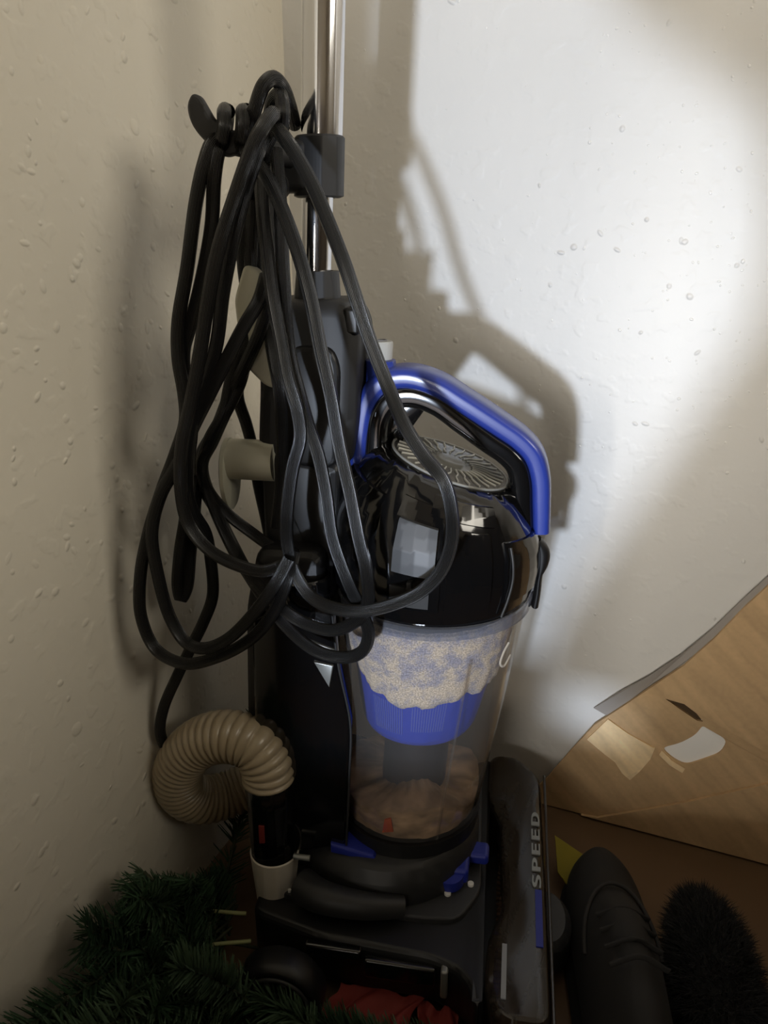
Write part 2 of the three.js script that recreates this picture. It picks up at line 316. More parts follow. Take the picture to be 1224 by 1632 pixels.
{
  const hook = P('lower_cord_hook', rod([-0.03, 0.467, 0.03], [-0.07, 0.467, 0.03], 0.0165, 48), M.pale);
  mesh('hook_plate', loft([[0, 0, 0, 0.001], [0, 0, 0, 0.0285, 0, 0.0185], [0, 0.001, 0, 0.03, 0, 0.02], [0, 0.004, 0, 0.03, 0, 0.02], [0, 0.005, 0, 0.0285, 0, 0.0185], [0, 0.005, 0, 0.001]], 48).rotateZ(Math.PI / 2).translate(-0.0675, 0.4545, 0.03), M.pale, hook);
}

// dust bin
{
  const R = [[0.077, 0.128, 0, 0.064], [0.0775, 0.131, 0, 0.0665], [0.083, 0.2, 0, 0.0715], [0.089, 0.27, 0, 0.077], [0.0965, 0.352, 0, 0.0815]];
  const bin = P('dust_bin', loft(R, 80, false), M.clear);
  mesh('bin_base', loft([[0.075, 0.1, 0, 0.06], [0.075, 0.104, 0, 0.067], [0.076, 0.122, 0, 0.0695], [0.077, 0.1285, 0, 0.0685], [0.077, 0.1285, 0, 0.001]], 64), M.black, bin);
  mesh('bin_rim', loft([[0.0962, 0.3435, 0, 0.0815], [0.0963, 0.345, 0, 0.0838], [0.097, 0.3555, 0, 0.0845], [0.097, 0.3565, 0, 0.0825]], 80, false), M.clearRim, bin);
  const cone = mesh('filter_cone', loft([[0.0925, 0.335, 0, 0.0655], [0.0905, 0.3, 0, 0.064], [0.0885, 0.262, 0, 0.0585], [0.0875, 0.245, 0, 0.0555], [0.0865, 0.228, 0, 0.052], [0.086, 0.222, 0, 0.049], [0.0858, 0.219, 0, 0.044], [0.0858, 0.2185, 0, 0.001]], 64), std(0x2d46c0, 0.35), bin);
  const coneRings = [[0.0925, 0.335, 0, 0.0655], [0.0885, 0.262, 0, 0.0585], [0.0865, 0.228, 0, 0.052]];
  for (let s = 0; s < 2; s++) for (let k = 0; k < 14; k++) { const f = (s ? 64 : 100) + k * 2.1; mesh('vent_rib', patch(coneRings, f * Math.PI / 180, (f + 0.8) * Math.PI / 180, s ? 0.4 : 0.45, s ? 0.82 : 0.9, 0.0012, 1), std(0x5266c4, 0.5), cone); }
  mesh('inner_shaft', rod([0.08, 0.13, 0], [0.086, 0.222, 0], 0.03, 40), std(0x26222c, 0.5), bin);
  // felted lint around the cone, its lower edge ragged
  const lint = gridGeometry(160, 14, (u, v) => {
    const a = u * Math.PI * 2, low = 0.279 + 0.018 * fbm(Math.cos(a) * 2.2, Math.sin(a) * 2.2, 4) + 0.004 * fbm(Math.cos(a) * 12, Math.sin(a) * 12, 8) - 0.012 * Math.exp(-(((a - 1.55) / 0.55) ** 2)) + 0.02 * Math.exp(-(((a - 2.7) / 0.5) ** 2));
    const y = 0.347 + (low - 0.347) * v, r = 0.0755 + 0.0015 * Math.sin(Math.min(1, v * 1.06) * Math.PI) - 0.0065 * v + 0.0022 * fbm(Math.cos(a) * 9, y * 140, Math.sin(a) * 9) - (v > 0.95 ? 0.006 : 0);
    return V(0.0925 - 0.06 * (0.347 - y) + r * Math.cos(a), y, r * Math.sin(a));
  }, true);
  const lintMap = texture(1024, (u, v) => { const k = THREE.MathUtils.smoothstep(fbm(u * 40, v * 6, 2, 5) + 0.5 * fbm(u * 330, v * 50, 6, 2) + 0.22 * Math.sin(Math.min(1, v * 1.45) * Math.PI) - 0.1, -0.25, 0.4), s = 0.85 + 0.5 * fbm(u * 380, v * 57, 1, 2); return [(0.98 - 0.26 * k) * s, (0.93 - 0.2 * k) * s, (0.87 - 0.03 * k) * s]; }, true);
  const l = mesh('lint', lint, std(0xffffff, 1, { map: lintMap }), bin); l.userData.kind = 'stuff';
  const dust = gridGeometry(96, 12, (u, v) => {
    const a = u * Math.PI * 2, top = 0.156 + 0.02 * fbm(Math.cos(a) * 1.4 + 3, Math.sin(a) * 1.4, 1) + 0.012 * Math.exp(-(((a - 1.1) / 0.4) ** 2)), side = Math.min(1, v / 0.6), y = 0.132 + (top - 0.132) * side + (v > 0.6 ? 0.012 * (v - 0.6) : 0);
    const r = v < 0.6 ? 0.063 + 0.00 + 0.073 * (y - 0.132) + 0.0012 * fbm(a * 9, y * 200, 3) : 0.0655 * (1 - (v - 0.6) / 0.4); return V(0.0775 + (y - 0.13) * 0.08 + r * Math.cos(a), y + 0.003 * fbm(Math.cos(a) * 4, Math.sin(a) * 4, v * 5), r * Math.sin(a));
  }, true);
  const dustMap = texture(256, (u, v) => { const s = 0.9 + 0.55 * fbm(u * 18, v * 4, 7, 4); return [0.7 * s, 0.6 * s, 0.5 * s]; }, true);
  const d = mesh('dust', dust, std(0xffffff, 1, { map: dustMap }), bin); d.userData.kind = 'stuff';
  mesh('red_scrap', slab([[0.062, 0.138], [0.072, 0.14], [0.07, 0.155], [0.064, 0.152]], 0.063, 0.0655, 0.0008), M.orange, bin);
  mesh('bin_seam', patch(R, 60 * Math.PI / 180, 61 * Math.PI / 180, 0.02, 0.9, 0.0008, 4), M.clear, bin);
  mesh('emblem', sweep([[0.163, 0.322, 0.034], [0.159, 0.314, 0.038], [0.157, 0.304, 0.039], [0.16, 0.3, 0.035], [0.165, 0.307, 0.028]], 0.0012, 0.0008, 24, 8), M.white, bin);
}
// motor lid with fan cover
const lidRings = [[0.0965, 0.3545, 0, 0.0815], [0.0972, 0.362, 0, 0.0835, -1], [0.0985, 0.392, 0, 0.0848, 4], [0.0995, 0.416, 0, 0.0835, 9], [0.101, 0.436, 0, 0.0775, 14], [0.1035, 0.45, 0, 0.0695, 17], [0.105, 0.4575, 0, 0.064, 18], [0.1062, 0.4625, 0, 0.0575, 18], [0.1065, 0.4635, 0, 0.053, 18], [0.1055, 0.458, 0, 0.0498, 18], [0.1055, 0.458, 0, 0.001, 18]];
P('motor_lid', loft(lidRings, 96), M.gloss);
{
  const t = 18 * Math.PI / 180, toDisc = g => g.rotateZ(-t).translate(0.1058, 0.459, 0);
  const fan = P('fan_cover', toDisc(new THREE.CylinderGeometry(0.0485, 0.049, 0.002, 64).translate(0, 0.0045, 0)), std(0xdedede, 0.1, { transmission: 0.95, thickness: 0, ior: 1.45 }));
  mesh('fan_base', toDisc(new THREE.CylinderGeometry(0.049, 0.049, 0.0012, 64).translate(0, 0.0008, 0)), std(0x2c2b29, 0.4), fan);
  const vaneMat = std(0xe2e2dc, 0.25, { transmission: 0.2, thickness: 0 });
  for (let k = 0; k < 30; k++) {
    const a = k / 30 * Math.PI * 2;
    mesh('vane', toDisc(sweep([[0.019, 0.006, 0], [0.029, 0.006, 0.0005], [0.034, 0.006, 0.003], [0.045, 0.006, 0.004]], 0.0007, 0.0011, 12, 6, [0, 0, 1]).rotateY(a)), vaneMat, fan);
  }
  mesh('fan_hub', toDisc(new THREE.LatheGeometry([[0.0001, 0.0085], [0.01, 0.0085], [0.0125, 0.0075], [0.0135, 0.0055], [0.0175, 0.006], [0.018, 0.0045]].map(p => new THREE.Vector2(...p)), 48)), std(0x9b9b96, 0.2, { transmission: 0.4, thickness: 0 }), fan);
  mesh('fan_ring', toDisc(new THREE.TorusGeometry(0.0492, 0.0011, 8, 80).rotateX(Math.PI / 2).translate(0, 0.0055, 0)), std(0xb5b5b0, 0.2, { transmission: 0.4, thickness: 0 }), fan);
}
const deg = Math.PI / 180;
P('lid_ridge', patch(lidRings, 50 * deg, 92 * deg, 0.46, 0.6, 0.0025), M.gloss);
P('lid_panel', patch(lidRings, 56 * deg, 80 * deg, 0.13, 0.42, 0.0022), M.gloss);
P('lid_side_panel', patch(lidRings, 8 * deg, 46 * deg, 0.13, 0.38, 0.0022), M.gloss);
P('lid_left_panel', patch(lidRings, 122 * deg, 170 * deg, 0.12, 0.46, 0.004), M.gloss);
P('button_frame', patch(lidRings, 83 * deg, 110 * deg, 0.13, 0.5, 0.002), M.gloss);
P('lid_button', patch(lidRings, 86 * deg, 107 * deg, 0.235, 0.41, 0.006), M.grey);
P('lid_latch', merge([patch(lidRings, 88 * deg, 108 * deg, 0.14, 0.19, 0.004), patch(lidRings, 97 * deg, 99 * deg, 0.15, 0.21, 0.005, 4)]), M.charcoal);
P('lid_glint_trim', sweep([0, 1, 2, 3, 4].map(k => { const R = lerpRing(lidRings, 0.36 - 0.075 * k); R[3] += 0.003; R[5] += 0.003; return ringPoint(R, (43 + (k > 2 ? 2 * (k - 2) : 0)) * deg).toArray(); }), 0.0011, 0.0011, 24, 8), M.charcoal);
// carry handle: blue strap over a black liner
const strap = [[0.031, 0.43, 0], [0.0325, 0.455, 0], [0.0355, 0.49, 0], [0.041, 0.514, 0], [0.053, 0.529, 0], [0.072, 0.5335, 0], [0.094, 0.5285, 0], [0.118, 0.515, 0], [0.145, 0.4985, 0], [0.163, 0.4865, 0], [0.1735, 0.475, 0], [0.1795, 0.458, 0], [0.182, 0.435, 0], [0.1835, 0.412, 0]];
P('carry_handle', sweep(strap, v => 0.0185 - 0.003 * Math.abs(v - 0.5), v => 0.0072 + 0.002 * Math.sin(v * Math.PI), 120, 48, [0, 0, 1], 0.6), M.blue);
{
  const inner = strap.map(([x, y, z]) => { const dx = 0.108 - x, dy = 0.43 - y, l = Math.hypot(dx, dy); return [x + dx / l * 0.0155, y + dy / l * 0.0155, z]; });
  P('handle_liner', sweep(inner, 0.0165, 0.0095, 120, 40, [0, 0, 1], 0.55), M.gloss);
  P('handle_back_web', slab(rounded([[0.045, 0.44], [0.046, 0.5], [0.06, 0.512], [0.09, 0.512], [0.075, 0.49], [0.062, 0.47], [0.06, 0.45]], 0.006), -0.022, -0.008, 0.003), M.gloss);
}
P('button_post', loft([[0.051, 0.52, 0, 0.0135], [0.05, 0.545, 0, 0.012], [0.05, 0.546, 0, 0.01], [0.05, 0.546, 0, 0.001]], 32), M.blue);
{
  const cap = P('release_button', loft([[0.05, 0.545, 0, 0.0092], [0.0502, 0.558, 0, 0.0098], [0.0503, 0.56, 0, 0.0088], [0.0503, 0.5603, 0, 0.001]], 32), std(0xa9a9a6, 0.55));
  mesh('button_ring', new THREE.TorusGeometry(0.0045, 0.0007, 6, 24).rotateX(Math.PI / 2).translate(0.0503, 0.5604, 0), std(0x77777a, 0.5), cap);
}
P('side_latch', merge([sweep([[0.1815, 0.404, 0.006], [0.1855, 0.394, 0.006], [0.186, 0.383, 0.006], [0.1845, 0.37, 0.006], [0.184, 0.357, 0.006], [0.1828, 0.344, 0.006]], v => 0.0075, v => v < 0.5 ? 0.0028 + 0.0035 * Math.sin(v * 2 * Math.PI) : 0.0028 + 0.001 * (v - 0.5), 40, 16, [0, 0, 1]), box(0.012, 0.012, 0.012, 0.1795, 0.385, 0.006, 0.003)]), M.black);

// hose with its cuff and cup
{
  const path = [[-0.039, 0.185, 0.07], [-0.040, 0.203, 0.07], [-0.05, 0.22, 0.069], [-0.072, 0.224, 0.066], [-0.098, 0.214, 0.062], [-0.12, 0.193, 0.058], [-0.134, 0.165, 0.052], [-0.136, 0.138, 0.043], [-0.125, 0.118, 0.03], [-0.104, 0.112, 0.012], [-0.078, 0.122, -0.002], [-0.05, 0.14, -0.006]];
  const rings = 44, wave = v => { const p = v * rings % 1; return 0.0205 + 0.0028 * Math.sin(p * Math.PI) ** 0.7; };
  P('hose', sweep(path, wave, wave, rings * 10, 36), std(0xa3947a, 0.32, { clearcoat: 0.35, clearcoatRoughness: 0.2 }));
  const cuff = P('hose_cuff', loft([[-0.0405, 0.088, 0.07, 0.001], [-0.0405, 0.088, 0.07, 0.017], [-0.04, 0.11, 0.07, 0.0185], [-0.0385, 0.165, 0.07, 0.0205], [-0.038, 0.187, 0.07, 0.0225], [-0.038, 0.19, 0.07, 0.021], [-0.038, 0.19, 0.07, 0.001]], 48), M.gloss);
  mesh('red_mark', slab([[-0.0025, 0], [0.0025, 0.001], [0.003, 0.02], [-0.002, 0.02]], 0, 0.0015, 0.0004).rotateX(0.03).translate(-0.041, 0.133, 0.0895), M.red, cuff);
  P('hose_cup', loft([[-0.038, 0.035, 0.075, 0.014], [-0.0375, 0.06, 0.0735, 0.0175], [-0.037, 0.09, 0.0715, 0.0208], [-0.037, 0.108, 0.07, 0.0225], [-0.037, 0.109, 0.07, 0.0215], [-0.037, 0.09, 0.0715, 0.0195]], 48, false), M.paleWhite);
  P('cup_pin', rod([-0.016, 0.113, 0.08], [-0.001, 0.113, 0.08], 0.0026), M.silver);
}
// the mains cord, hung in long loops over the upper hook
const cordStrands = [
  [[-0.024, 0.683, 0.050], [-0.015, 0.696, 0.062], [-0.009, 0.703, 0.062], [0.001, 0.695, 0.070], [0.017, 0.671, 0.075], [0.029, 0.647, 0.080], [0.041, 0.620, 0.085], [0.049, 0.598, 0.087], [0.058, 0.572, 0.088], [0.071, 0.542, 0.092], [0.084, 0.517, 0.100], [0.098, 0.498, 0.105], [0.112, 0.483, 0.110], [0.118, 0.463, 0.112], [0.119, 0.441, 0.112], [0.113, 0.419, 0.112], [0.099, 0.401, 0.112], [0.079, 0.389, 0.112], [0.053, 0.380, 0.110], [0.032, 0.379, 0.106], [0.015, 0.383, 0.100], [0.002, 0.399, 0.096], [-0.004, 0.424, 0.094], [-0.003, 0.448, 0.094], [0.002, 0.481, 0.092], [0.008, 0.504, 0.090], [0.006, 0.522, 0.088], [-0.001, 0.546, 0.086], [-0.006, 0.571, 0.082], [-0.011, 0.595, 0.078], [-0.016, 0.623, 0.070], [-0.021, 0.653, 0.060], [-0.024, 0.678, 0.050]],
  [[-0.034, 0.699, 0.040], [-0.027, 0.688, 0.055], [-0.010, 0.667, 0.070], [0.008, 0.630, 0.082], [0.018, 0.598, 0.088], [0.025, 0.565, 0.092], [0.032, 0.535, 0.095], [0.038, 0.501, 0.098], [0.046, 0.469, 0.103], [0.053, 0.437, 0.108], [0.059, 0.410, 0.110], [0.059, 0.387, 0.108], [0.051, 0.370, 0.104], [0.031, 0.357, 0.100], [0.008, 0.358, 0.095], [-0.015, 0.369, 0.090], [-0.043, 0.382, 0.070], [-0.064, 0.400, 0.050], [-0.080, 0.424, 0.040], [-0.091, 0.448, 0.040], [-0.090, 0.470, 0.040], [-0.072, 0.497, 0.045], [-0.058, 0.523, 0.050], [-0.044, 0.544, 0.055], [-0.027, 0.574, 0.060], [-0.019, 0.598, 0.060], [-0.023, 0.636, 0.050], [-0.028, 0.673, 0.042]],
  [[-0.016, 0.693, 0.040], [-0.010, 0.656, 0.055], [-0.007, 0.611, 0.065], [-0.002, 0.561, 0.075], [0.006, 0.531, 0.080], [0.013, 0.510, 0.085], [0.020, 0.491, 0.088], [0.026, 0.464, 0.092], [0.031, 0.431, 0.096], [0.043, 0.398, 0.100], [0.053, 0.374, 0.100], [0.058, 0.356, 0.100], [0.053, 0.341, 0.100], [0.039, 0.333, 0.098], [0.016, 0.334, 0.094], [-0.006, 0.346, 0.088], [-0.028, 0.367, 0.080], [-0.047, 0.382, 0.065], [-0.062, 0.398, 0.055], [-0.079, 0.436, 0.050], [-0.085, 0.465, 0.050], [-0.075, 0.489, 0.055], [-0.062, 0.510, 0.055], [-0.055, 0.538, 0.050], [-0.042, 0.570, 0.045], [-0.031, 0.593, 0.045]],
  [[-0.051, 0.702, 0.050], [-0.056, 0.697, 0.055], [-0.061, 0.683, 0.060], [-0.067, 0.660, 0.064], [-0.075, 0.616, 0.070], [-0.083, 0.579, 0.075], [-0.084, 0.555, 0.078], [-0.081, 0.528, 0.080], [-0.081, 0.510, 0.082], [-0.091, 0.485, 0.082], [-0.104, 0.456, 0.084], [-0.117, 0.421, 0.088], [-0.127, 0.384, 0.090], [-0.129, 0.349, 0.092], [-0.118, 0.322, 0.094], [-0.095, 0.313, 0.096], [-0.065, 0.323, 0.098], [-0.036, 0.342, 0.098], [-0.015, 0.369, 0.100], [-0.003, 0.398, 0.100], [0.000, 0.415, 0.090]],
  [[-0.044, 0.704, 0.050], [-0.051, 0.693, 0.055], [-0.054, 0.676, 0.060], [-0.058, 0.644, 0.062], [-0.067, 0.607, 0.066], [-0.077, 0.575, 0.070], [-0.082, 0.559, 0.072], [-0.083, 0.530, 0.072], [-0.082, 0.503, 0.070], [-0.092, 0.470, 0.060], [-0.098, 0.428, 0.060], [-0.106, 0.395, 0.060], [-0.110, 0.364, 0.062], [-0.108, 0.353, 0.062], [-0.103, 0.362, 0.060], [-0.099, 0.393, 0.055], [-0.095, 0.424, 0.050], [-0.092, 0.455, 0.045]],
  [[-0.016, 0.707, 0.050], [-0.009, 0.712, 0.066], [-0.010, 0.705, 0.080], [-0.016, 0.693, 0.086], [-0.030, 0.662, 0.088], [-0.043, 0.630, 0.090], [-0.051, 0.602, 0.092], [-0.060, 0.563, 0.094], [-0.069, 0.528, 0.096], [-0.078, 0.496, 0.098], [-0.082, 0.467, 0.098], [-0.079, 0.436, 0.098], [-0.065, 0.416, 0.098], [-0.045, 0.404, 0.096], [-0.024, 0.399, 0.094], [-0.009, 0.404, 0.090], [-0.006, 0.406, 0.070]],
  [[-0.016, 0.702, 0.060], [-0.017, 0.690, 0.075], [-0.026, 0.667, 0.078], [-0.036, 0.636, 0.080], [-0.046, 0.601, 0.080], [-0.053, 0.565, 0.082], [-0.065, 0.532, 0.085], [-0.075, 0.503, 0.088], [-0.082, 0.463, 0.086], [-0.083, 0.440, 0.080], [-0.078, 0.417, 0.070], [-0.079, 0.389, 0.062], [-0.081, 0.357, 0.060], [-0.091, 0.332, 0.060], [-0.103, 0.309, 0.060], [-0.119, 0.278, 0.060], [-0.136, 0.242, 0.060], [-0.142, 0.216, 0.060], [-0.140, 0.195, 0.055], [-0.132, 0.168, 0.030]],
  [[-0.021, 0.611, 0.060], [-0.024, 0.595, 0.070], [-0.032, 0.580, 0.078], [-0.045, 0.557, 0.082], [-0.061, 0.529, 0.084], [-0.074, 0.506, 0.086], [-0.086, 0.481, 0.088], [-0.103, 0.453, 0.090], [-0.112, 0.423, 0.092], [-0.110, 0.392, 0.094], [-0.102, 0.353, 0.096], [-0.089, 0.333, 0.098], [-0.075, 0.331, 0.100], [-0.054, 0.342, 0.102], [-0.029, 0.369, 0.104], [-0.011, 0.395, 0.105], [-0.001, 0.414, 0.100]],
  [[-0.033, 0.669, 0.030], [-0.037, 0.627, 0.030], [-0.041, 0.568, 0.030], [-0.054, 0.542, 0.030], [-0.059, 0.520, 0.030], [-0.057, 0.494, 0.020], [-0.057, 0.473, 0.010], [-0.055, 0.437, 0.005], [-0.050, 0.406, 0.005], [-0.044, 0.375, 0.010]],
  [[-0.034, 0.661, 0.040], [-0.039, 0.618, 0.040], [-0.042, 0.574, 0.045], [-0.048, 0.536, 0.050], [-0.062, 0.508, 0.055], [-0.073, 0.487, 0.055], [-0.082, 0.471, 0.055], [-0.083, 0.449, 0.050], [-0.070, 0.426, 0.045], [-0.049, 0.406, 0.040], [-0.028, 0.391, 0.040]],
  [[-0.023, 0.686, 0.030], [-0.023, 0.648, 0.035], [-0.023, 0.606, 0.045], [-0.023, 0.566, 0.050], [-0.017, 0.530, 0.055], [-0.018, 0.496, 0.050], [-0.022, 0.459, 0.045], [-0.028, 0.416, 0.045]],
  [[-0.037, 0.697, 0.035], [-0.042, 0.657, 0.035], [-0.046, 0.623, 0.035], [-0.046, 0.591, 0.030], [-0.047, 0.552, 0.020]],
  [[-0.031, 0.696, 0.050], [-0.030, 0.705, 0.052], [-0.024, 0.718, 0.055], [-0.018, 0.730, 0.055], [-0.013, 0.735, 0.050], [-0.010, 0.732, 0.040], [-0.011, 0.724, 0.020], [-0.013, 0.713, 0.000]],
  [[-0.024, 0.710, 0.030], [-0.016, 0.724, 0.040], [-0.010, 0.726, 0.045], [-0.007, 0.714, 0.050], [-0.010, 0.702, 0.045]],
  [[-0.049, 0.718, 0.045], [-0.047, 0.715, 0.053], [-0.045, 0.710, 0.059], [-0.045, 0.704, 0.061], [-0.047, 0.699, 0.059], [-0.049, 0.695, 0.053], [-0.052, 0.694, 0.045], [-0.055, 0.697, 0.037], [-0.056, 0.702, 0.031], [-0.055, 0.708, 0.029], [-0.053, 0.714, 0.031], [-0.050, 0.717, 0.037], [-0.047, 0.717, 0.045]],
  [[-0.036, 0.717, 0.045], [-0.034, 0.715, 0.053], [-0.032, 0.710, 0.059], [-0.032, 0.704, 0.061], [-0.034, 0.699, 0.059], [-0.036, 0.695, 0.053], [-0.039, 0.694, 0.045], [-0.042, 0.697, 0.037], [-0.043, 0.702, 0.031], [-0.042, 0.708, 0.029], [-0.040, 0.713, 0.031], [-0.037, 0.717, 0.037], [-0.034, 0.717, 0.045]],
];
{
  const ridge = texture(64, (u, v) => 0.5 + 0.5 * Math.sin(v * Math.PI * 2 * 16));
  ridge.repeat.set(1, 2);
  const cordMat = std(0x161616, 0.27, { bumpMap: ridge, bumpScale: 0.0007 });
  P('power_cord', merge(cordStrands.map(s => new THREE.TubeGeometry(new THREE.CatmullRomCurve3(s.map(p => V(p)), false, 'centripetal'), s.length * 9, 0.0049, 14))), cordMat);
}

// ---------------------------------------------------------------- torn cardboard leaning on the right wall
{
  const card = thing('cardboard_sheet', 'torn brown cardboard sheet leaning on the right wall, white showing through its ragged hole', 'cardboard', corner.x, 0, corner.z, roomTurn);
  const cardMap = texture(512, (u, v) => { const s = 0.92 + 0.16 * fbm(u * 3, v * 26, 2, 4) + 0.05 * fbm(u * 90, v * 90, 5, 2); return [0.85 * s, 0.715 * s, 0.54 * s]; }, true);
  cardMap.repeat.set(2.2, 2.2);
  const flute = texture(256, (u, v) => 0.5 + 0.3 * fbm(u * 2, v * 30, 4, 3) + 0.12 * Math.sin(v * Math.PI * 2 * 22)); flute.repeat.set(2.2, 2.2); flute.rotation = cardMap.rotation = -0.75;
  const cardMat = std(0xffffff, 0.85, { map: cardMap, bumpMap: flute, bumpScale: 0.0007 });
  const ply = std(0xffffff, 0.9, { bumpMap: flute, bumpScale: 0.003 });
  const hole = [[0.435, 0.112], [0.454, 0.124], [0.467, 0.138], [0.472, 0.152], [0.478, 0.149], [0.498, 0.14], [0.494, 0.122], [0.478, 0.109], [0.462, 0.097], [0.448, 0.102]];
  const slit = [[0.432, 0.178], [0.451, 0.176], [0.464, 0.167], [0.472, 0.1575], [0.466, 0.157], [0.449, 0.167]];
  const edge = [[0.28, 0.002], [0.3, 0.012], [0.318, 0.04], [0.339, 0.079], [0.363, 0.122], [0.377, 0.138], [0.396, 0.161], [0.418, 0.191], [0.445, 0.222], [0.47, 0.26], [0.492, 0.299], [0.515, 0.335], [0.56, 0.4], [0.62, 0.46], [0.85, 0.5], [0.85, 0.002]];
  // the sheet bends gently: against the wall at its left, standing off towards the right
  const bend = g => { const p = g.attributes.position; for (let i = 0; i < p.count; i++) { const x = p.getX(i), y = p.getY(i); p.setZ(i, p.getZ(i) + 0.003 + 0.009 * THREE.MathUtils.smoothstep(x, 0.36, 0.42) * THREE.MathUtils.smoothstep(y, 0.13, 0.2) + 0.05 * Math.max(0, 0.1 - y)); } g.computeVertexNormals(); return toCreasedNormals(g, 0.5); };
  mesh('wall_panel', bend(metreUV(slab(edge, 0, 0.004, 0, [rounded(hole, 0.008), slit]))), cardMat, card);
  const plyMap = texture(256, (u, v) => { const s = 0.95 + 0.22 * fbm(u * 2, v * 14, 3, 3) + 0.05 * fbm(u * 60, v * 60, 5, 2); return [1.02 * s, 0.9 * s, 0.71 * s]; }, true); plyMap.rotation = -0.75; plyMap.repeat.set(4, 4); plyMap.needsUpdate = true; ply.map = plyMap;
  mesh('edge_shade', bend(metreUV(slab([[0.36, 0.141], [0.377, 0.134], [0.396, 0.158], [0.418, 0.187], [0.445, 0.218], [0.47, 0.256], [0.492, 0.295], [0.515, 0.331], [0.512, 0.34], [0.488, 0.303], [0.465, 0.265], [0.439, 0.229], [0.411, 0.197], [0.388, 0.173]], -0.0015, -0.0003, 0))), std(0x9c9690, 0.8), card);  // grey strip painted in for the shaded band along the sheet edge
  mesh('peeled_ply', bend(metreUV(slab([[0.357, 0.103], [0.377, 0.135], [0.4, 0.122], [0.429, 0.111], [0.426, 0.096], [0.417, 0.078], [0.408, 0.064], [0.399, 0.07], [0.39, 0.082], [0.375, 0.091]], 0.0045, 0.0065, 0))), ply, card);
  mesh('white_backing', bend(metreUV(slab([[0.43, 0.105], [0.45, 0.13], [0.466, 0.146], [0.47, 0.158], [0.482, 0.154], [0.503, 0.143], [0.5, 0.12], [0.48, 0.104], [0.462, 0.092], [0.447, 0.097]], 0.0, 0.0012, 0))), std(0xfaf8f4, 0.6), card);
  mesh('slit_shade', bend(metreUV(slab([[0.425, 0.172], [0.43, 0.183], [0.452, 0.181], [0.47, 0.172], [0.478, 0.157], [0.46, 0.152], [0.445, 0.162]], 0.0, 0.001, 0))), std(0x4c3a26, 0.9), card);  // dark brown piece stands in for the shadow inside the slit
  mesh('torn_flap', bend(metreUV(slab([[0.436, 0.11], [0.448, 0.1], [0.462, 0.094], [0.46, 0.088], [0.446, 0.094], [0.434, 0.104]], 0.0045, 0.006, 0))), ply, card);
  mesh('overlapping_panel', bend(metreUV(slab([[0.36, -0.0], [0.378, 0.005], [0.43, 0.033], [0.466, 0.053], [0.542, 0.1], [0.7, 0.19], [0.7, 0.002]].map(([x, y]) => [x, Math.max(y, 0.003)]), 0.0045, 0.008, 0))), cardMat, card);
}

